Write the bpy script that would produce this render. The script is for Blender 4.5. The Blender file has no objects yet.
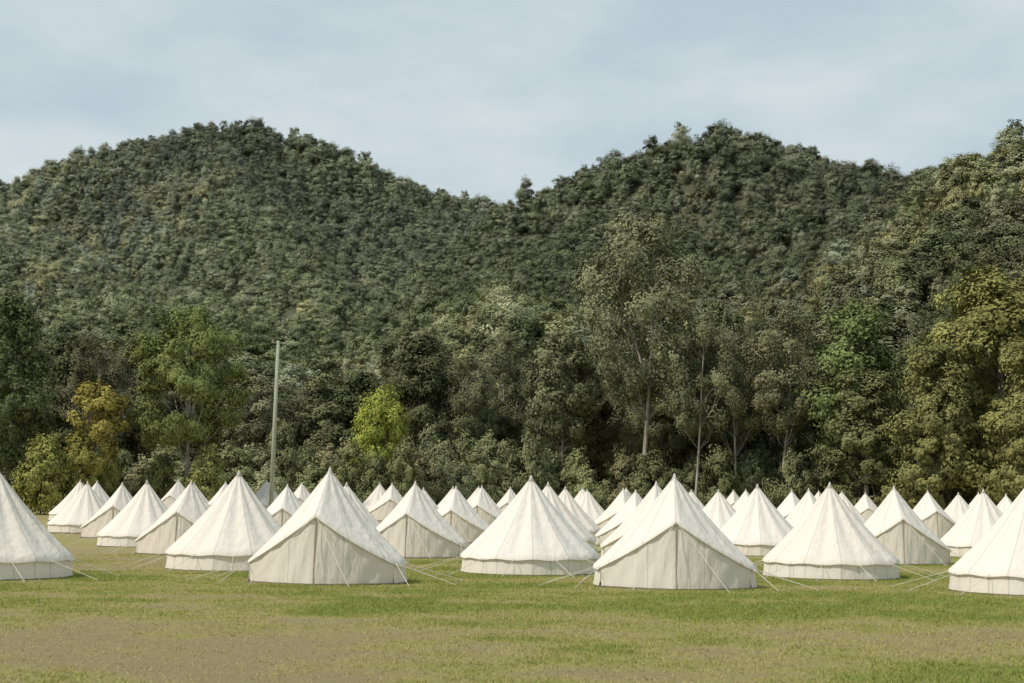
import bpy, math, random
import numpy as np
from mathutils import Matrix, Vector
random.seed(4); RNG=np.random.default_rng(11)
S=bpy.context.scene; COL=S.collection
S.view_settings.view_transform='Standard'; S.view_settings.look='None'; S.view_settings.exposure=0
# ------------------------------------------------------------ camera
F=1422.2; CAMH=2.16
cam=bpy.data.cameras.new("camera"); cam.sensor_width=36; cam.lens=50; cam.clip_start=0.1; cam.clip_end=9000
co=bpy.data.objects.new("camera",cam); COL.objects.link(co); S.camera=co
ROT=(Matrix.Rotation(math.radians(4.06),4,'Z')@Matrix.Rotation(math.radians(96.46),4,'X')@Matrix.Rotation(math.radians(0.6),4,'Z'))
co.matrix_world=Matrix.Translation((0,0,CAMH))@ROT
R3=ROT.to_3x3()
def pixel_bearing(px,py):  # turns image pixel coordinates into a world direction, used to place things
    "bearing (radians from +Y) and slope of the camera ray through an image pixel"
    d=R3@Vector(((px-512)/F,-(py-341.5)/F,-1)); h=math.hypot(d.x,d.y)
    return math.atan2(d.x,d.y), d.z/h
def spot(px,dist):
    a,_=pixel_bearing(px,500); return dist*math.sin(a),dist*math.cos(a)
# ------------------------------------------------------------ numeric noise
TAB=RNG.random((256,256))
def vn(x,y,o=0):
    x=np.asarray(x,float)+o*17.3; y=np.asarray(y,float)+o*41.7
    xi=np.floor(x).astype(int); yi=np.floor(y).astype(int); fx=x-xi; fy=y-yi
    fx=fx*fx*(3-2*fx); fy=fy*fy*(3-2*fy)
    a=TAB[xi&255,yi&255];b=TAB[(xi+1)&255,yi&255];c=TAB[xi&255,(yi+1)&255];d=TAB[(xi+1)&255,(yi+1)&255]
    return (a*(1-fx)+b*fx)*(1-fy)+(c*(1-fx)+d*fx)*fy
def fbm(x,y,o=0,n=4):
    s=0;t=0;a=1
    for i in range(n):
        s=s+a*vn(x*2**i,y*2**i,o+i*3); t+=a; a*=.5
    return s/t
def sst(a,b,x):
    t=np.clip((x-a)/(b-a),0,1); return t*t*(3-2*t)
# ------------------------------------------------------------ terrain functions
def field(x,y):
    x=np.asarray(x,float); y=np.asarray(y,float)
    side=0.7+0.8*sst(10,-50,x)
    return side*sst(65,155,y)+0.05*(fbm(x*.15,y*.15,2)-.5)
def prof(pts,D,tree):
    A=[];H=[]
    for px,py in pts:
        a,e=pixel_bearing(px,py); A.append(a); H.append(CAMH+e*D-tree)
    return np.array(A),np.array(H)
LAYERS=[
 (prof([(-600,300),(-300,230),(0,183),(20,175),(50,162),(100,148),(150,139),(190,129),(220,121),(260,124),(300,137),(340,152),(380,167),(410,180),(440,189),(470,197),(520,208),(600,235),(800,290),(1500,330)],900,8.3),270,900,1,.75),
 (prof([(-600,400),(0,385),(150,365),(250,345),(350,318),(400,285),(440,250),(480,214),(500,201),(530,188),(560,177),(580,170),(600,164),(620,156),(650,145),(680,136),(710,131),(740,135),(770,143),(800,149),(830,157),(850,162),(880,167),(940,175),(1024,187),(1500,260)],620,8.3),235,620,2,.6),
 (prof([(-600,460),(500,430),(600,400),(700,340),(750,300),(800,262),(850,222),(900,188),(940,163),(960,153),(980,144),(1000,135),(1024,124),(1150,90),(1500,60)],400,10.5),205,400,3,.3),
]
def hill(x,y):
    x=np.asarray(x,float); y=np.asarray(y,float)
    r=np.hypot(x,y); a=np.arctan2(x,y); z=np.full(r.shape,-3.0)
    for (A,H),rf,D,o,ga in LAYERS:
        h=np.interp(a,A,H); t=(r-rf)/(D-rf)
        n_=1-np.abs(fbm(a*6+o*3.3+r*.0016,r*.0008,o,2)-.5)*4   # gully lines between rounded spurs
        g=1-ga*.5*np.clip(n_,0,1)**1.5*np.sin(np.pi*np.clip(t,0,1))**.7
        up=h*np.clip(t,0,1)**1.05*g
        dn=h*(1-.55*np.clip(t-1,0,1.6))
        zz=np.where(t<0,-3+0*t,np.where(t<=1,up,dn))
        z=np.maximum(z,zz)
    return z+ 3*(fbm(x*.02,y*.02,9,3)-.5)*sst(230,300,r)
def gz(x,y): return float(np.maximum(field(x,y),hill(x,y)))
# ------------------------------------------------------------ node helpers
def mat(name):
    m=bpy.data.materials.new(name); m.use_nodes=True; nt=m.node_tree
    p=nt.nodes['Principled BSDF']; return m,nt,p,nt.nodes['Material Output']
def N(nt,t,**k):
    n=nt.nodes.new(t)
    for a,b in k.items(): setattr(n,a,b)
    return n
def noise(nt,scale,detail=4,vec=None,rough=.55):
    n=N(nt,'ShaderNodeTexNoise'); n.inputs['Scale'].default_value=scale; n.inputs['Detail'].default_value=detail; n.inputs['Roughness'].default_value=rough
    if vec is not None: nt.links.new(vec,n.inputs['Vector'])
    return n.outputs['Fac']
def ramp(nt,fac,stops):
    r=N(nt,'ShaderNodeValToRGB'); e=r.color_ramp.elements
    while len(e)<len(stops): e.new(.5)
    for i,(p,c) in enumerate(stops): e[i].position=p; e[i].color=(*c,1) if len(c)==3 else c
    nt.links.new(fac,r.inputs['Fac']); return r.outputs['Color']
def mix(nt,fac,a,b,mode='MIX'):
    m=N(nt,'ShaderNodeMix',data_type='RGBA',blend_type=mode)
    for v,s in ((fac,m.inputs[0]),(a,m.inputs[6]),(b,m.inputs[7])):
        if isinstance(v,(int,float)): s.default_value=v
        elif isinstance(v,tuple): s.default_value=(*v,1)
        else: nt.links.new(v,s)
    return m.outputs[2]
def mth(nt,op,a,b=0.0,c=None,clamp=False):
    m=N(nt,'ShaderNodeMath',operation=op); m.use_clamp=clamp
    for v,s in ((a,m.inputs[0]),(b,m.inputs[1]),(c,m.inputs[2])):
        if v is None: continue
        if isinstance(v,(int,float)): s.default_value=v
        else: nt.links.new(v,s)
    return m.outputs[0]
def bump(nt,p,h,strength,dist):
    b=N(nt,'ShaderNodeBump'); b.inputs['Strength'].default_value=strength; b.inputs['Distance'].default_value=dist
    nt.links.new(h,b.inputs['Height']); nt.links.new(b.outputs[0],p.inputs['Normal'])
def translucent(nt,p,out,col,f):
    t=N(nt,'ShaderNodeBsdfTranslucent'); nt.links.new(col,t.inputs['Color'])
    m=N(nt,'ShaderNodeMixShader'); m.inputs[0].default_value=f
    nt.links.new(p.outputs[0],m.inputs[1]); nt.links.new(t.outputs[0],m.inputs[2]); nt.links.new(m.outputs[0],out.inputs['Surface'])
# ------------------------------------------------------------ materials
def leaf_mat(name,instanced):
    m,nt,p,out=mat(name)
    ti=N(nt,'ShaderNodeAttribute',attribute_name='tint')
    if instanced:
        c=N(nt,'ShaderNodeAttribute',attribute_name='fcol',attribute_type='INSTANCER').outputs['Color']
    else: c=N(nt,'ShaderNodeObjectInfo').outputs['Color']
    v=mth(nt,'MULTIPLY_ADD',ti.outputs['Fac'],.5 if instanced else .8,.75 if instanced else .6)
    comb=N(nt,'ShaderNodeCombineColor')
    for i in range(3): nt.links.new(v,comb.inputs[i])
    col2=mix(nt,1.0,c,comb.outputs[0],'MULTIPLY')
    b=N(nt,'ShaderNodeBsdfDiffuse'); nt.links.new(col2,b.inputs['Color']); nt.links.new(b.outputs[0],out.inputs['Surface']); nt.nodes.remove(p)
    return m
LEAF=leaf_mat("foliage",False); LEAFI=leaf_mat("forest_foliage",True)
def bark(name,a,b):
    m,nt,p,out=mat(name); g=N(nt,'ShaderNodeTexCoord').outputs['Object']
    mp=N(nt,'ShaderNodeMapping'); mp.inputs['Scale'].default_value=(1,1,.25); nt.links.new(g,mp.inputs[0])
    f=noise(nt,2.2,6,mp.outputs[0]); nt.links.new(ramp(nt,f,[(.35,a),(.62,b)]),p.inputs['Base Color'])
    p.inputs['Roughness'].default_value=.9; bump(nt,p,f,.5,.05); return m
BARKP=bark("pale_gum_bark",(.20,.165,.125),(.50,.46,.40)); BARKD=bark("dark_bark",(.06,.048,.035),(.18,.15,.12))
# ground
G,nt,p,out=mat("grass_field")
pos=N(nt,'ShaderNodeNewGeometry').outputs['Position']
dry=N(nt,'ShaderNodeAttribute',attribute_name='dry').outputs['Fac']
n1=noise(nt,1.1,9,pos,.74); n2=noise(nt,12,5,pos,.75); n3=noise(nt,60,3,pos,.7)
d=mth(nt,'ADD',dry,mth(nt,'MULTIPLY',mth(nt,'SUBTRACT',n1,.5),1.9)); d=mth(nt,'ADD',d,mth(nt,'MULTIPLY',mth(nt,'SUBTRACT',n2,.5),.9))
c=ramp(nt,d,[(.05,(.235,.268,.062)),(.34,(.340,.322,.096)),(.60,(.390,.335,.138)),(.92,(.345,.285,.150))])
c=mix(nt,mth(nt,'MULTIPLY',n3,.42),c,(.175,.15,.065))
nt.links.new(c,p.inputs['Base Color']); p.inputs['Roughness'].default_value=.95; p.inputs['Specular IOR Level'].default_value=.1
bump(nt,p,mth(nt,'ADD',n2,mth(nt,'MULTIPLY',n3,.6)),.9,.05)
GR,nt,p,out=mat("grass_blades")
dry=N(nt,'ShaderNodeAttribute',attribute_name='dry').outputs['Fac']
c=ramp(nt,dry,[(.05,(.25,.295,.06)),(.4,(.38,.365,.105)),(.7,(.48,.41,.18)),(1,(.46,.385,.20))])
nt.links.new(c,p.inputs['Base Color']); p.inputs['Roughness'].default_value=.8; p.inputs['Specular IOR Level'].default_value=.2; translucent(nt,p,out,c,.3)
HM,nt,p,out=mat("forest_floor")
pos=N(nt,'ShaderNodeNewGeometry').outputs['Position']
nt.links.new(ramp(nt,noise(nt,.12,8,pos,.7),[(.3,(.06,.065,.034)),(.6,(.09,.09,.048)),(.8,(.11,.10,.06))]),p.inputs['Base Color']); p.inputs['Roughness'].default_value=1
# canvas
def canvas(name,base,seams,dirt,tr,xs=None,bs=.6):
    m,nt,p,out=mat(name); tc=N(nt,'ShaderNodeTexCoord').outputs['Object']
    sx=N(nt,'ShaderNodeSeparateXYZ'); nt.links.new(tc,sx.inputs[0])
    oi=N(nt,'ShaderNodeObjectInfo')
    f=noise(nt,1.7,5,tc,.6); c=ramp(nt,f,[(.3,tuple(v*.95 for v in base)),(.7,base)])
    c=mix(nt,mth(nt,'MULTIPLY',oi.outputs['Random'],.4),c,tuple(v*k for v,k in zip(base,(.94,.89,.82))))
    if seams:
        an=mth(nt,'ARCTAN2',sx.outputs[0],sx.outputs[1]); w=mth(nt,'FRACT',mth(nt,'MULTIPLY_ADD',an,seams/(2*math.pi),.5))
        e=mth(nt,'ABSOLUTE',mth(nt,'SUBTRACT',w,.5)); r=N(nt,'ShaderNodeVectorMath',operation='LENGTH')
        cx=N(nt,'ShaderNodeCombineXYZ'); nt.links.new(sx.outputs[0],cx.inputs[0]); nt.links.new(sx.outputs[1],cx.inputs[1]); nt.links.new(cx.outputs[0],r.inputs[0])
        dd=mth(nt,'MULTIPLY',e,mth(nt,'MULTIPLY',r.outputs['Value'],2*math.pi/seams))
        s=mth(nt,'LESS_THAN',dd,.02); c=mix(nt,mth(nt,'MULTIPLY',s,.55),c,tuple(v*.62 for v in base))
    if xs:
        e=mth(nt,'ABSOLUTE',mth(nt,'SUBTRACT',mth(nt,'ABSOLUTE',sx.outputs[0]),xs)); s=mth(nt,'LESS_THAN',e,.018)
        c=mix(nt,mth(nt,'MULTIPLY',s,.5),c,tuple(v*.6 for v in base))
    if dirt:
        z=mth(nt,'SUBTRACT',.20,sx.outputs[2]); z=mth(nt,'MULTIPLY',z,2.0); z=mth(nt,'MULTIPLY',z,f,clamp=True)
        c=mix(nt,z,c,(.55,.48,.35))
    nt.links.new(c,p.inputs['Base Color']); p.inputs['Roughness'].default_value=.9; p.inputs['Specular IOR Level'].default_value=.15
    mp=N(nt,'ShaderNodeMapping'); mp.inputs['Scale'].default_value=(1.8,1.8,.45); nt.links.new(tc,mp.inputs[0])
    bump(nt,p,noise(nt,2.6,3,mp.outputs[0],.5),bs,.08)
    translucent(nt,p,out,c,tr); return m
CROOF=canvas("canvas_roof",(.86,.805,.73),12,False,.16,None,.62)
CWALL=canvas("canvas_wall",(.92,.85,.75),24,True,.22,None,.75)
CDOOR=canvas("canvas_door",(.90,.83,.725),0,True,.26,.72,.8)
def plain(name,c,r=.8,v=.15):
    m,nt,p,out=mat(name); tc=N(nt,'ShaderNodeTexCoord').outputs['Object']
    nt.links.new(ramp(nt,noise(nt,6,5,tc),[(.3,tuple(x*(1-v) for x in c)),(.7,tuple(min(1,x*(1+v)) for x in c))]),p.inputs['Base Color']); p.inputs['Roughness'].default_value=r; return m
ROPE=plain("cotton_rope",(.62,.57,.46)); SHEET=plain("dark_groundsheet",(.14,.13,.10)); PEG=plain("galvanised_peg",(.35,.35,.34),.5)
ZIP=plain("zip_tape",(.38,.33,.25)); WOOD=plain("weathered_pole_wood",(.33,.35,.25),.9,.25); CER=plain("insulator_ceramic",(.30,.27,.24),.3)
# ------------------------------------------------------------ mesh helpers
def mesh(name,v,f,m,smooth=False,attr=None):
    me=bpy.data.meshes.new(name); me.from_pydata(v if isinstance(v,list) else v.tolist(),[],f if isinstance(f,list) else f.tolist())
    for mm in (m if isinstance(m,(list,tuple)) else [m]): me.materials.append(mm)
    if smooth: me.polygons.foreach_set('use_smooth',[True]*len(me.polygons))
    if attr:
        for k,a in attr.items():
            at=me.attributes.new(k,'FLOAT','POINT'); at.data.foreach_set('value',np.asarray(a,np.float32))
    me.update(); return me
def obj(name,me,parent=None,loc=(0,0,0),rot=(0,0,0),sc=(1,1,1)):
    o=bpy.data.objects.new(name,me); COL.objects.link(o); o.location=loc; o.rotation_euler=rot; o.scale=sc
    if parent: o.parent=parent
    return o
def tag(o,label,cat,group=None):
    o["label"]=label; o["category"]=cat
    if group: o["group"]=group
class Tube:
    def __init__(s): s.v=[]; s.f=[]
    def add(s,pts,rad,n=6):
        b=len(s.v); k=len(pts)
        for i,q in enumerate(pts):
            q=Vector(q); d=(Vector(pts[min(i+1,k-1)])-Vector(pts[max(i-1,0)])).normalized()
            u=d.cross(Vector((0,1,.01)) if abs(d.y)<.9 else Vector((1,0,0))).normalized(); w=d.cross(u)
            for j in range(n):
                a=2*math.pi*j/n; s.v.append(tuple(q+rad[i]*(math.cos(a)*u+math.sin(a)*w)))
        for i in range(k-1):
            for j in range(n):
                s.f.append((b+i*n+j,b+i*n+(j+1)%n,b+(i+1)*n+(j+1)%n,b+(i+1)*n+j))
        s.f.append(tuple(b+j for j in range(n))[::-1]); s.f.append(tuple(b+(k-1)*n+j for j in range(n)))
# ------------------------------------------------------------ trees
def tree_meshes(name,seed,H=18,W=9,base=.35,clumps=22,leaves=9000,leaf=.25,cr=1.5,trunk_r=.28,lean=.5,forks=1,shape='round',flat=.85,limb=.22,droop=0.,nr=.27):
    r=np.random.default_rng(seed); T=Tube()
    nseg=8
    trunks=[]; cen=[]
    for k in range(forks):
        ax=r.uniform(0,6.28); L=lean*(1 if k==0 else 1.9)*r.uniform(.6,1.2)
        hh=H*(.84 if k==0 else r.uniform(.62,.78))
        if k==0: p0=np.array([0,0,-.3]); 
        else: p0=np.array(trunks[0][0][r.integers(2,5)])
        d_=np.array([math.cos(ax)*L,math.sin(ax)*L]); pts=[];rad=[]; r0=trunk_r*(1 if k==0 else .55)
        for i in range(nseg+1):
            t=i/nseg; w=.22*math.sin(t*5+seed+k)
            pts.append((p0[0]+d_[0]*t**.9+w*t, p0[1]+d_[1]*t**.9+.26*math.sin(t*4+seed*2)*t, p0[2]+(hh-p0[2])*t))
            rad.append(r0*(1.25 if (i==0 and k==0) else 1)*(1-.88*t)+.015)
        T.add(pts,rad,7); trunks.append((pts,hh)); cen.append(np.array(pts[-1])+np.array([0,0,min(cr*.5,H-hh-cr*.5)]))
    def at(pts,z):
        for i in range(len(pts)-1,-1,-1):
            if pts[i][2]<=z: return i
        return 0
    tries=0
    while len(cen)<clumps and tries<4000:
        tries+=1
        t=r.uniform(0,1)
        if shape=='round': env=math.sqrt(max(.04,1-(2*t-1)**2*.92))*(1-.12*t)
        elif shape=='tall': env=(.45+.55*math.sin(math.pi*min(1,t*1.05)))
        elif shape=='vase': env=.3+.7*t**.7 if t<.8 else .85-.6*(t-.8)/.2
        elif shape=='dome': env=math.sqrt(max(.03,1-t*t))
        else: env=1-.55*t*t
        a=r.uniform(0,6.28); q=math.sqrt(r.uniform(.02,1))*env*(W/2-cr*.55)
        c=np.array([math.cos(a)*q,math.sin(a)*q,H*base+cr*.3+t*(H*(1-base)-cr*.9)])
        pts,hh=trunks[r.integers(len(trunks))]; c[:2]+=np.array(pts[at(pts,c[2])][:2])*.5
        if all(np.linalg.norm((c-e)*np.array([1,1,1.2]))>cr*.8 for e in cen): cen.append(c)
    cz=np.array([0,0,H*(base+.35*(1-base))]); V=[];TI=[]
    for c in cen:
        pts,hh=min(trunks,key=lambda q:np.linalg.norm(np.array(q[0][at(q[0],c[2])][:2])-c[:2])+r.uniform(0,1))
        zt=max(H*base*.75,c[2]-r.uniform(.25,.5)*math.hypot(c[0],c[1])-H*.07); i=min(nseg-1,max(1,at(pts,zt))); p0=np.array(pts[i])
        mid=(p0+c)/2+np.array([0,0,-.12*np.linalg.norm(c-p0)+r.uniform(-.2,.3)])+r.normal(0,.2,3)
        rb=trunk_r*limb*(1-.4*i/nseg)
        T.add([tuple(p0),tuple(mid),tuple(c)],[rb,rb*.6,.015],5)
        n=int(leaves/len(cen)*r.uniform(.7,1.35)); rr=cr*r.uniform(.65,1.4)*np.array([1,1,flat])
        ns=12; sc=r.normal(0,1,(ns,3)); sc/=np.linalg.norm(sc,axis=1)[:,None]; sc*=r.uniform(.3,.95,(ns,1))
        d=r.normal(0,1,(n,3)); d/=np.linalg.norm(d,axis=1)[:,None]
        pick=r.integers(0,ns,n)
        off=sc[pick]+d*(r.uniform(0,1,(n,1))**.5)*.5
        pos=c+off*rr
        if droop: pos[:,2]-=droop*r.uniform(0,1,n)**2
        go=pos-cz; go/=np.linalg.norm(go,axis=1)[:,None]+1e-6
        nn=d*.45*(nr/.27)+off*.7+go*.75+r.normal(0,nr,(n,3))+np.array([0,0,.25]); nn/=np.linalg.norm(nn,axis=1)[:,None]
        tt=np.cross(nn,r.normal(0,1,(n,3))); tt/=np.linalg.norm(tt,axis=1)[:,None]; bb=np.cross(nn,tt)
        s=leaf*r.uniform(.6,1.4,(n,1))
        tri=np.stack([pos+tt*s,pos-tt*s*.6+bb*s*.62,pos-tt*s*.6-bb*s*.62],1)
        V.append(tri.reshape(-1,3)); tv=np.clip(r.uniform(.25,.75)+r.normal(0,.13*nr/.27,n),0,1); TI.append(np.repeat(tv,3))
    V=np.concatenate(V); TI=np.concatenate(TI); Fc=np.arange(len(V)).reshape(-1,3)
    return T,V,Fc,TI
TREES={}
def variant(key,barkm,**k):
    T,V,Fc,TI=tree_meshes(key,**k)
    TREES[key]=(mesh(key+"_trunk",T.v,T.f,barkm,True),mesh(key+"_crown",V,Fc,LEAF,False,{'tint':TI}),k['H'],k['W'])
for i in range(5):
    variant("gum%d"%i,BARKP if i in(2,4) else BARKD,seed=20+i,H=22,W=10,base=.2 if i<3 else .38,clumps=48 if i<3 else 34,leaves=19000 if i<3 else 15000,leaf=.22,cr=1.6,trunk_r=.19,lean=1.0,forks=1+i%2,shape=['round','tall','dome','vase','round'][i],droop=.7)
for i in range(3):
    variant("tallgum%d"%i,BARKP,seed=50+i,H=30,W=14,base=.40,clumps=44,leaves=21000,leaf=.18,cr=1.75,trunk_r=.25,lean=2.2,forks=1+(i==1),shape=['round','tall','round'][i],limb=.24,droop=1.0)
variant("hero",BARKP,seed=93,H=30,W=16,base=.38,clumps=60,leaves=34000,leaf=.17,cr=1.8,trunk_r=.29,lean=1.9,forks=2,shape='round',limb=.24,droop=1.1)
for i in range(3):
    variant("bush%d"%i,BARKD,seed=60+i,H=5,W=6,base=.0,clumps=34,leaves=11000,leaf=.13,cr=.85,trunk_r=.06,lean=.4,forks=2,shape='dome')
variant("spread",BARKP,seed=77,H=16,W=13,base=.30,clumps=64,leaves=44000,leaf=.14,cr=1.35,trunk_r=.2,lean=.8,forks=3,shape='round',flat=.72,limb=.22)
variant("small",BARKD,seed=75,H=10,W=6,base=.32,clumps=26,leaves=10500,leaf=.12,cr=.85,trunk_r=.13,lean=.6,forks=2,shape='round',limb=.32)
variant("lime",BARKD,seed=79,H=10,W=6,base=.36,clumps=34,leaves=19000,leaf=.12,cr=1.15,trunk_r=.1,lean=.2,forks=1,shape='dome')
variant("big",BARKD,seed=81,H=20,W=15,base=.04,clumps=90,leaves=60000,leaf=.18,cr=1.6,trunk_r=.4,lean=1.0,forks=3,shape='dome')
variant("big2",BARKD,seed=83,H=18,W=11,base=.04,clumps=64,leaves=42000,leaf=.17,cr=1.4,trunk_r=.35,lean=1.0,forks=2,shape='dome')
GAIN=2.05
def tree(kind,px,top,dist,wpx,col,label,cat="tree",group=None,name=None,rz=None):
    x,y=spot(px,dist); z=gz(x,y); _,e=pixel_bearing(px,top); Ht=CAMH+e*dist-z
    tm,cm,H0,W0=TREES[kind]; w=wpx*dist/F
    nm=name or ("bush" if cat=="bush" else "gum_tree")
    root=obj(nm,None,loc=(x,y,z)); root.empty_display_size=.5
    sz=Ht/H0; sx=w/W0; rz=random.uniform(0,6.28) if rz is None else rz
    for n_,me in (("trunk",tm),("crown",cm)):
        o=obj(n_,me,root,rot=(0,0,rz),sc=(sx,sx,sz)); o.color=(*[c*GAIN for c in col],1)
    tag(root,label,cat,group); return root
# named trees seen along the field edge
tree("gum1",4,288,142,80,(.058,.066,.030),"tall dark olive gum tree at the field edge")
tree("spread",184,303,124,138,(.084,.096,.033),"spreading green gum tree with open layered crown")
tree("small",90,376,122,74,(.150,.128,.036),"small tree with orange brown drying leaves",name="small_tree")
tree("lime",378,386,134,64,(.155,.170,.036),"bright lime green young tree among dull bushes",name="young_tree")
tree("hero",640,211,154,156,(.106,.109,.062),"tallest gum tree with pale trunk and sparse crown",rz=.6)
tree("tallgum1",694,300,150,92,(.094,.096,.052),"tall gum tree with pale leaning trunk")
tree("tallgum2",778,298,152,112,(.100,.098,.054),"gum tree with pale trunk and thin crown")
tree("tallgum0",736,325,154,84,(.090,.090,.050),"gum tree with pale trunk beside the field")
tree("gum4",560,322,160,80,(.092,.096,.052),"gum tree with pale trunk beside the field")
tree("tallgum2",470,352,160,72,(.086,.090,.048),"gum tree with pale trunk and thin crown")
tree("gum0",862,298,150,105,(.085,.100,.038),"dense fresh green tree at the wood's edge")
tree("big2",866,362,143,105,(.088,.090,.040),"shaggy olive tree with foliage down to ground")
tree("big",1004,262,140,205,(.118,.114,.040),"large olive tree with dense broad sunlit crown")
tree("big2",935,335,134,105,(.104,.103,.040),"olive green tree with foliage to the ground")
tree("big2",1040,330,128,110,(.110,.106,.040),"olive green tree with foliage to the ground")
def TL(px): return float(np.interp(px,[-80,0,100,250,330,400,450,520,560,600,700,760,850,920,1024,1100],[330,335,352,345,338,332,338,340,315,290,290,306,300,285,265,255]))
px=-60
while px<1090:
    for row,(d0) in enumerate((168,186)):
        q=px+random.uniform(-12,12)+row*11; k="gum%d"%random.randrange(5) if random.random()<.62 else "tallgum%d"%random.randrange(3)
        dd=d0+random.uniform(-6,8); v=random.uniform(.72,1.45)
        if 140<q<230: v*=.75
        c=random.choice([(.060,.064,.032),(.075,.078,.042),(.057,.064,.030),(.088,.085,.050)])
        tree(k,q,TL(q)+random.uniform(-22,80),dd,random.uniform(54,88),tuple(a*v for a in c),"dark olive gum tree in the wood behind the field",group="gum trees along the edge of the field")
    px+=25
# bushes
for q,t,w,c in [(40,436,66,(.130,.130,.038)),(78,428,68,(.142,.135,.038)),(108,446,40,(.12,.120,.038)),(205,446,56,(.12,.122,.042)),(160,456,50,(.10,.105,.04)),(352,442,52,(.10,.105,.047)),(402,440,54,(.098,.104,.046)),(376,454,44,(.095,.100,.045))]:
    tree("bush%d"%random.randrange(3),q,t,122+random.uniform(-4,4) if q<300 else 130,w,c,"yellow green bush at the edge of the grass field" if q<300 else "olive green bush beside the bright young tree","bush",group="bushes along the edge of the field")
q=-40
while q<1080:
    t=random.uniform(420,454) if 240<q<590 else random.uniform(440,468)
    if 620<q<800: t+=4
    v=random.uniform(.85,1.4); c=random.choice([(.095,.098,.048),(.108,.112,.060),(.085,.090,.042),(.112,.104,.054)])
    if not 586<q<622:
        tree("bush%d"%random.randrange(3),q,t,random.uniform(146,158),random.uniform(46,74),tuple(a*v for a in c),"dull grey green bush below the gum trees","bush",group="bushes along the edge of the field")
    if 250<q<575 and random.random()<.75 and not 345<q+12<410:
        tree("bush%d"%random.randrange(3),q+12,t+16,random.uniform(138,143),random.uniform(44,66),tuple(a*v*1.15 for a in c),"dull grey green bush below the gum trees","bush",group="bushes along the edge of the field")
    q+=random.uniform(17,29)
# ------------------------------------------------------------ hillside forest (one mass)
src=bpy.data.collections.new("forest_sources")
for i in range(12):
    th=i>=10
    T,V,Fc,TI=tree_meshes("f",seed=200+i,H=13,W=7.5 if th else 9.2,base=.38 if th else .2,clumps=12 if th else (16+i),leaves=2000 if th else 5400,leaf=.25,cr=1.2 if th else [2.1,1.5,1.8][i%3],trunk_r=.15,lean=.8,forks=1+i%2,shape=['round','dome','round','tall','dome'][i%5],flat=[.8,.95,.9][i%3],limb=.34 if th else .2,nr=.09)
    nv=len(T.v); vv=T.v+[tuple(a) for a in V.tolist()]; ff=T.f+[tuple(int(b)+nv for b in a) for a in Fc]
    me=mesh("forest_tree_%02d"%i,vv,ff,[BARKP if th or i%4==0 else BARKD,LEAFI],False,{'tint':np.concatenate([np.full(nv,.5),TI])})
    mi=np.zeros(len(ff),np.int32); mi[len(T.f):]=1; me.polygons.foreach_set('material_index',mi)
    o=bpy.data.objects.new("forest_tree_%02d"%i,me); src.objects.link(o)
a0,_=pixel_bearing(-120,400); a1,_=pixel_bearing(1140,400)
P=[]
r=192.
while r<1000:
    sp=5.8 if r<420 else 5.6
    n=int((a1-a0)*r/sp)
    aa=a0+(np.arange(n)+RNG.uniform(-.6,.6,n)+.5)/n*(a1-a0); rr=r+RNG.uniform(-.6,.6,n)*sp
    P.append(np.stack([np.sin(aa)*rr,np.cos(aa)*rr],1)); r+=sp
P=np.concatenate(P); hz=hill(P[:,0],P[:,1]); fz=field(P[:,0],P[:,1]); Z=np.maximum(hz,fz)
n=len(P); P3=np.column_stack([P,Z-.8])
fo=bpy.data.meshes.new("hillside_forest"); fo.from_pydata(P3.tolist(),[],[])
sizeN=fbm(P[:,0]*.03,P[:,1]*.03,12,2); rad=np.hypot(P[:,0],P[:,1])
size=np.clip(np.exp(RNG.normal(-.10,.30,n)),.38,1.22)*(.72+.56*sizeN)*(1+.32*sst(320,200,rad))*(1-.12*sst(300,500,rad)*sst(860,700,rad))
asp=RNG.uniform(.9,1.35,n)
at=fo.attributes.new('sc','FLOAT_VECTOR','POINT'); at.data.foreach_set('vector',np.column_stack([size*asp,size*asp,size*.95/np.sqrt(asp)]).astype(np.float32).ravel())
at=fo.attributes.new('rt','FLOAT_VECTOR','POINT'); at.data.foreach_set('vector',np.column_stack([RNG.normal(0,.05,n),RNG.normal(0,.05,n),RNG.uniform(0,6.28,n)]).astype(np.float32).ravel())
at=fo.attributes.new('vi','INT','POINT'); at.data.foreach_set('value',RNG.integers(0,12,n).astype(np.int32))
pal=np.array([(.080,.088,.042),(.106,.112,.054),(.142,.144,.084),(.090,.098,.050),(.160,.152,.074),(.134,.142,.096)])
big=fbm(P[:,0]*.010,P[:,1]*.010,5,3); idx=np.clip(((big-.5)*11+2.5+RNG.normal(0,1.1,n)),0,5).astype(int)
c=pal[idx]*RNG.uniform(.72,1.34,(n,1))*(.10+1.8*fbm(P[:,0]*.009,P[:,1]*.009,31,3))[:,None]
haze_paint=sst(230,900,rad)[:,None]; c=c*(1.6-.35*haze_paint)+np.array([.165,.186,.162])*.70*haze_paint  # aerial haze painted into the tree colours, paler and greyer with distance
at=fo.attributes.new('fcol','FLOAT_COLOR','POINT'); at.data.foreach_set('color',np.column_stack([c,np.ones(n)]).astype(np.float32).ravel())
ng=bpy.data.node_groups.new("forest_scatter",'GeometryNodeTree')
ng.interface.new_socket("Geometry",in_out='INPUT',socket_type='NodeSocketGeometry'); ng.interface.new_socket("Geometry",in_out='OUTPUT',socket_type='NodeSocketGeometry')
gi=ng.nodes.new('NodeGroupInput'); go=ng.nodes.new('NodeGroupOutput'); ip=ng.nodes.new('GeometryNodeInstanceOnPoints'); ci=ng.nodes.new('GeometryNodeCollectionInfo')
ci.inputs['Collection'].default_value=src; ci.inputs['Separate Children'].default_value=True; ci.inputs['Reset Children'].default_value=True
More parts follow.
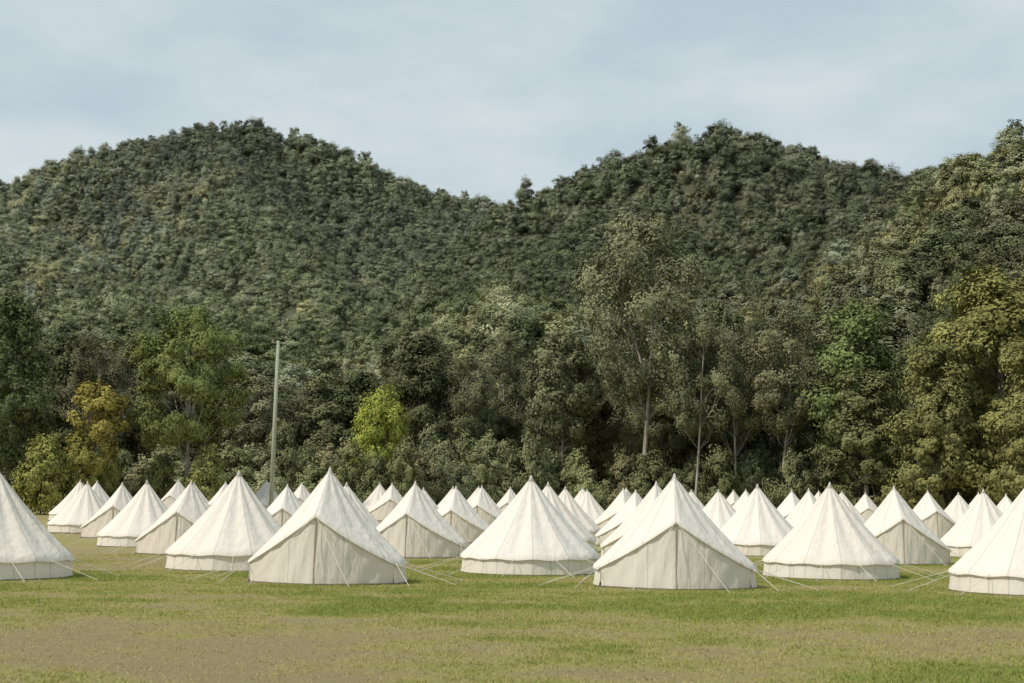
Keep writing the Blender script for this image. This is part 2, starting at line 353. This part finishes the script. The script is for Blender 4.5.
def na(nm,t):
    a=ng.nodes.new('GeometryNodeInputNamedAttribute'); a.data_type=t; a.inputs['Name'].default_value=nm; return a.outputs['Attribute']
L=ng.links.new
L(gi.outputs[0],ip.inputs['Points']); L(ci.outputs[0],ip.inputs['Instance']); ip.inputs['Pick Instance'].default_value=True
L(na('vi','INT'),ip.inputs['Instance Index']); L(na('rt','FLOAT_VECTOR'),ip.inputs['Rotation']); L(na('sc','FLOAT_VECTOR'),ip.inputs['Scale']); L(ip.outputs[0],go.inputs[0])
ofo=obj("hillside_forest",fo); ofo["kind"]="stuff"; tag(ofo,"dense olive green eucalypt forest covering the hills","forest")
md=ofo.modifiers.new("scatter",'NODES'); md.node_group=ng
print("forest trees",n)
# ------------------------------------------------------------ hills sheet
na_,nr=260,150
A=np.radians(np.linspace(-55,50,na_)); Rr=np.concatenate([np.linspace(185,1000,120),np.linspace(1020,2600,30)])
AA,RR=np.meshgrid(A,Rr); X=np.sin(AA)*RR; Y=np.cos(AA)*RR; ZZ=hill(X,Y)
V=np.column_stack([X.ravel(),Y.ravel(),ZZ.ravel()]); ii=np.arange((nr-1)*na_).reshape(nr-1,na_)[:,:-1].ravel()
ho=obj("hills",mesh("hills",V,np.column_stack([ii,ii+1,ii+na_+1,ii+na_]),HM,True)); ho["kind"]="structure"; tag(ho,"steep wooded hills with two rounded summits","hill")
# ------------------------------------------------------------ ground sheet
def dryness(x,y):
    n1=fbm(x*.13,y*.15,3,5)-.5; n2=fbm(x*.6,y*.7,7,4)-.5
    b=.29+1.1*n1+1.4*n2
    b=b+.36*sst(33,22,y+9*n1)*sst(10,-6,x+6*n2+.25*(y-20))*(.45+1.1*np.clip(fbm(x*.3,y*.35,44,4),0,1))+.05*sst(29,20,y)
    b=b-.15*sst(25,31,y)*sst(52,40,y)*sst(-12,-4,x)+.20*sst(55,100,y)+.30*sst(-7,-14,x)*sst(37,45,y)
    return np.clip(b,.05,1)
Rg=np.concatenate([np.linspace(.5,14,20),np.linspace(14.2,60,230),np.linspace(61,200,90),np.geomspace(205,6000,30)])
Ag=np.radians(np.concatenate([np.linspace(-180,-32,25)[:-1],np.linspace(-32,26,260),np.linspace(26,180,25)[1:]]))
AA,RR=np.meshgrid(Ag,Rg); X=np.sin(AA)*RR; Y=np.cos(AA)*RR
V=np.column_stack([X.ravel(),Y.ravel(),(field(X,Y)).ravel()]); m_=len(Ag); ii=np.arange((len(Rg)-1)*m_).reshape(-1,m_)[:,:-1].ravel()
gm=mesh("ground",V,np.column_stack([ii,ii+1,ii+m_+1,ii+m_]),G,True,{'dry':dryness(X,Y).ravel()})
gr=obj("ground",gm); gr["kind"]="structure"; tag(gr,"mown grass field with dry brown patches","ground")
# grass blades
nT=110000
rr=14.5+(RNG.random(nT)**.75)*44; a0,_=pixel_bearing(-90,500); a1,_=pixel_bearing(1110,500); aa=RNG.uniform(a0,a1,nT)
x=np.sin(aa)*rr; y=np.cos(aa)*rr; dr=dryness(x,y); keep=RNG.random(nT)<(1.0-.7*dr); x,y,dr=x[keep],y[keep],dr[keep]; k=len(x)
V=[];DD=[]
z=field(x,y)
for b in range(4):
    an=RNG.uniform(0,6.28,k); ox=RNG.normal(0,.05,k); oy=RNG.normal(0,.05,k); h=RNG.uniform(.02,.06,k)*(1.15-.6*dr); w=.008+.006*RNG.random(k); le=RNG.normal(0,.03,(k,2))
    p0=np.column_stack([x+ox-np.cos(an)*w,y+oy-np.sin(an)*w,z-.005]); p1=np.column_stack([x+ox+np.cos(an)*w,y+oy+np.sin(an)*w,z-.005]); p2=np.column_stack([x+ox+le[:,0],y+oy+le[:,1],z+h])
    V.append(np.stack([p0,p1,p2],1).reshape(-1,3)); DD.append(np.repeat(np.clip(dr+RNG.normal(.0,.2,k),0,1),3))
V=np.concatenate(V); DD=np.concatenate(DD)
go_=obj("grass",mesh("grass",V,np.arange(len(V)).reshape(-1,3),GR,False,{'dry':DD})); go_["kind"]="stuff"; tag(go_,"short green and straw coloured grass blades","grass")
# ------------------------------------------------------------ tents
RT=2.12; ZE=.56; HP=2.95; TH=math.radians(68); PK=(0,-1.62,1.78)
def boundary(th,out=0):
    a=abs(th); rr=(RT+out)*(1+.010*math.cos(12*th))
    if a>=TH: return (rr*math.sin(th),-rr*math.cos(th),ZE-.02*(1-math.cos(12*th)))
    u=1-a/TH; s=1 if th>=0 else -1
    E=((RT+out)*math.sin(TH)*s,-(RT+out)*math.cos(TH),ZE)
    uy=1-(1-u)**1.8
    return (E[0]*(1-u), E[1]+(PK[1]-out-E[1])*uy, E[2]*(1-u)+PK[2]*u-.05*math.sin(math.pi*u))
ths=sorted(set([round(-math.pi+i*2*math.pi/72,5) for i in range(72)]+[round(TH,5),round(-TH,5)]))
def build_tent_meshes():
    n=len(ths); v=[];f=[]; K=14
    for k in range(K+1):
        t=(k/K)**1.0; t=.012+t*.988
        for th in ths:
            B=boundary(th); g=.16*math.sin(math.pi*t)*(1-.28*math.cos(12*th)); front=max(0,1-abs(th)/TH)
            g*=(1-.6*front)
            v.append((B[0]*t,B[1]*t,HP+(B[2]-HP)*t-g))
    for th in ths:
        B=boundary(th,.02); v.append((B[0],B[1],B[2]-.08))
    for k in range(K+1):
        for i in range(n):
            j=(i+1)%n; f.append((k*n+i,k*n+j,(k+1)*n+j,(k+1)*n+i))
    roof=mesh("tent_roof",v,f,CROOF,True)
    side=[t for t in ths if t>=TH-1e-4]+[t+2*math.pi for t in ths if t<=-TH+1e-4]
    v=[];f=[]
    for z,o in ((ZE-.02,-.05),(.42,-.045),(.2,-.03),(0.02,-.0)):
        for th in side:
            q=(RT+o)*(1+.010*math.cos(12*th)+.008*math.sin(31*th)*(1-z)); v.append((q*math.sin(th),-q*math.cos(th),z))
    m=len(side)
    for k in range(3):
        for i in range(m-1): f.append((k*m+i,k*m+i+1,(k+1)*m+i+1,(k+1)*m+i))
    wall=mesh("tent_wall",v,f,CWALL,True)
    fr=[t for t in ths if -TH-1e-4<=t<=TH+1e-4]; v=[];f=[]; m=len(fr); K=8
    for k in range(K+1):
        for th in fr:
            B=boundary(th,-.05); z=(B[2]-.02)*(1-k/K)+.02; w=.022*math.sin(th*19+k*.7)-.16*(k/K)*max(0,1-abs(th)/TH)
            v.append((B[0],B[1]+w,z))
    for k in range(K):
        for i in range(m-1): f.append((k*m+i,k*m+i+1,(k+1)*m+i+1,(k+1)*m+i))
    door=mesh("tent_door",v,f,CDOOR,True)
    T=Tube(); T.add([(0,PK[1]-.115,.05),(0,PK[1]+.03,1.64)],[.022,.018],6)
    zipm=mesh("tent_zip",T.v,T.f,ZIP)
    v=[];f=[]; n=len(ths)
    for o,z in ((.02,.0),(.015,.03),(-.06,.04)):
        for th in ths:
            B=boundary(th,o) ; v.append((B[0],B[1]-.14*max(0,1-abs(th)/TH),z))
    for k in range(2):
        for i in range(n): j=(i+1)%n; f.append((k*n+i,k*n+j,(k+1)*n+j,(k+1)*n+i))
    sheet=mesh("tent_groundsheet",v,f,SHEET)
    T=Tube(); T.add([(0,0,HP-.16),(0,0,HP-.03),(0,0,HP+.03),(0,0,HP+.06)],[.115,.045,.03,.01],12)
    cap=mesh("tent_cap",T.v,T.f,CROOF,True)
    return roof,wall,door,zipm,sheet,cap
TM=build_tent_meshes()
T=Tube(); T.add([(0,0,0),(0,0,1)],[.0075,.0075],5); ropem=mesh("rope",T.v,T.f,ROPE)
T=Tube(); T.add([(0,0,-.1),(0,0,.06),(.03,0,.09)],[.008,.008,.006],5); pegm=mesh("peg",T.v,T.f,PEG)
def rope(par,a,b):
    a=Vector(a);b=Vector(b);d=b-a; o=obj("guy_rope",ropem,par,loc=a); o.rotation_mode='QUATERNION'; o.rotation_quaternion=d.to_track_quat('Z','Y'); o.scale=(1,1,d.length)
def make_tent(x,y,rz,sc,row,lab):
    z=gz(x,y); root=obj("bell_tent",None,loc=(x,y,z),rot=(0,0,rz),sc=(sc,sc,sc*random.uniform(.98,1.02)))
    tag(root,lab,"tent","white bell tents pitched in rows")
    obj("roof",TM[0],root); obj("wall",TM[1],root); d=obj("door",TM[2],root)
    if row<8: obj("zip",TM[3],d)
    obj("groundsheet",TM[4],root); obj("peak_cap",TM[5],root)
    if row<7:
        for k in range(12):
            th=math.radians(k*30+15+random.uniform(-3,3))
            if th>math.pi: th-=2*math.pi
            if abs(th)<math.radians(50): continue
            B=boundary(th,.02); L_=RT+random.uniform(1.25,1.7); e=(L_*math.sin(th),-L_*math.cos(th),.03)
            rope(root,(B[0],B[1],B[2]-.03),e)
            if row<3: obj("tent_peg",pegm,root,loc=e,rot=(0,0,random.uniform(0,6)))
        for s in (-1,1):
            e=(s*random.uniform(.9,1.35),-RT-random.uniform(.6,1.1),.03)
            rope(root,(0,PK[1]-.04,PK[2]-.02),e)
            if row<3: obj("tent_peg",pegm,root,loc=e)
            e=(s*random.uniform(2.3,2.6),-random.uniform(1.9,2.3),.03); B=boundary(s*TH,.02); rope(root,(B[0],B[1],B[2]),e)
YS=[38.2,45,56.3,64.3,75.5,83.5,94.5,103,114,126,140]
al,_=pixel_bearing(-60,500); ar,_=pixel_bearing(1084,500); cnt=0
for r_,yy in enumerate(YS):
    off=1.66 if r_%2==0 else -2.65
    for k in range(-14,12):
        j=max(0,min(1,(r_-1)*.25))
        x=off+9.27*k+random.uniform(-1.1,1.1)*j+(random.uniform(-.15,.15) if r_ else 0); y=yy+random.uniform(-1.5,1.5)*j
        if not (al<math.atan2(x,y)<ar): 
            if not (r_==0 and k in(-2,1) ): continue
        front=r_%2==0 and not (r_==0 and k in (-2,1))
        if r_>=8 and random.random()<.12: continue
        make_tent(x,y,(0 if front else math.pi)+random.uniform(-.12,.12),random.uniform(.97,1.03) if r_>0 else 1.0,r_,
          "cream canvas bell tent, gabled zipped door facing the open grass" if front else "cream canvas bell tent, round back turned to the open grass"); cnt+=1
print("tents",cnt)
# ------------------------------------------------------------ utility pole
x,y=spot(271,118); z=gz(x,y); _,e=pixel_bearing(277,341); Hh=CAMH+e*118-z
root=obj("utility_pole",None,loc=(x,y,z),rot=(0,math.radians(.9),0)); tag(root,"tall pale weathered wooden utility pole behind the tents","utility pole")
T=Tube(); T.add([(0,0,-.3),(0,0,Hh*.5),(0,0,Hh)],[.21,.175,.14],12); obj("shaft",mesh("pole_shaft",T.v,T.f,WOOD,True),root)
T=Tube(); T.add([(-.55,0,Hh-.15),(.75,0,Hh-.15)],[.06,.06],4); T.add([(0,.19,Hh-.16),(0,-.2,Hh-.16)],[.02,.02],5); obj("cross_arm",mesh("cross_arm",T.v,T.f,WOOD),root,rot=(0,0,.5))
for s in (-.45,.65):
    T=Tube(); T.add([(s,0,Hh-.12),(s,0,Hh-.02),(s,0,Hh+.05),(s,0,Hh+.11)],[.03,.07,.05,.06],8); obj("insulator",mesh("insulator",T.v,T.f,CER),root,rot=(0,0,.5))
# ------------------------------------------------------------ light
SE,az=math.radians(50),math.radians(-122)
sd=Vector((math.sin(az)*math.cos(SE),math.cos(az)*math.cos(SE),math.sin(SE)))
sl=bpy.data.lights.new("sun",'SUN'); sl.energy=3.3; sl.angle=math.radians(1.5); sl.color=(1,.94,.85)
so=obj("sun",sl,loc=(0,0,80)); so.rotation_mode='QUATERNION'; so.rotation_quaternion=(-sd).to_track_quat('-Z','Y')
w=bpy.data.worlds.new("World"); S.world=w; w.use_nodes=True; nt=w.node_tree; bg=nt.nodes['Background']
sky=N(nt,'ShaderNodeTexSky',sky_type='NISHITA'); sky.sun_disc=False; sky.sun_elevation=SE; sky.sun_rotation=az; sky.dust_density=2; sky.ozone_density=1.0
tc=N(nt,'ShaderNodeTexCoord').outputs['Generated']; mp=N(nt,'ShaderNodeMapping'); mp.inputs['Scale'].default_value=(2.2,2.2,6); mp.inputs['Rotation'].default_value=(.10,.26,0); nt.links.new(tc,mp.inputs[0])
sz=N(nt,'ShaderNodeSeparateXYZ'); nt.links.new(tc,sz.inputs[0])
nz=noise(nt,2.6,8,mp.outputs[0],.54)
f=mth(nt,'ADD',mth(nt,'MULTIPLY',mth(nt,'SUBTRACT',nz,.5),2.5),mth(nt,'MULTIPLY_ADD',sz.outputs[2],-2.4,1.08))
f=mth(nt,'MINIMUM',mth(nt,'MAXIMUM',f,.0),1.0)
thin=mix(nt,.88,sky.outputs[0],(5.3,6.4,7.0))
nt.links.new(mix(nt,f,thin,(6.9,7.6,7.8)),bg.inputs[0]); bg.inputs[1].default_value=.1
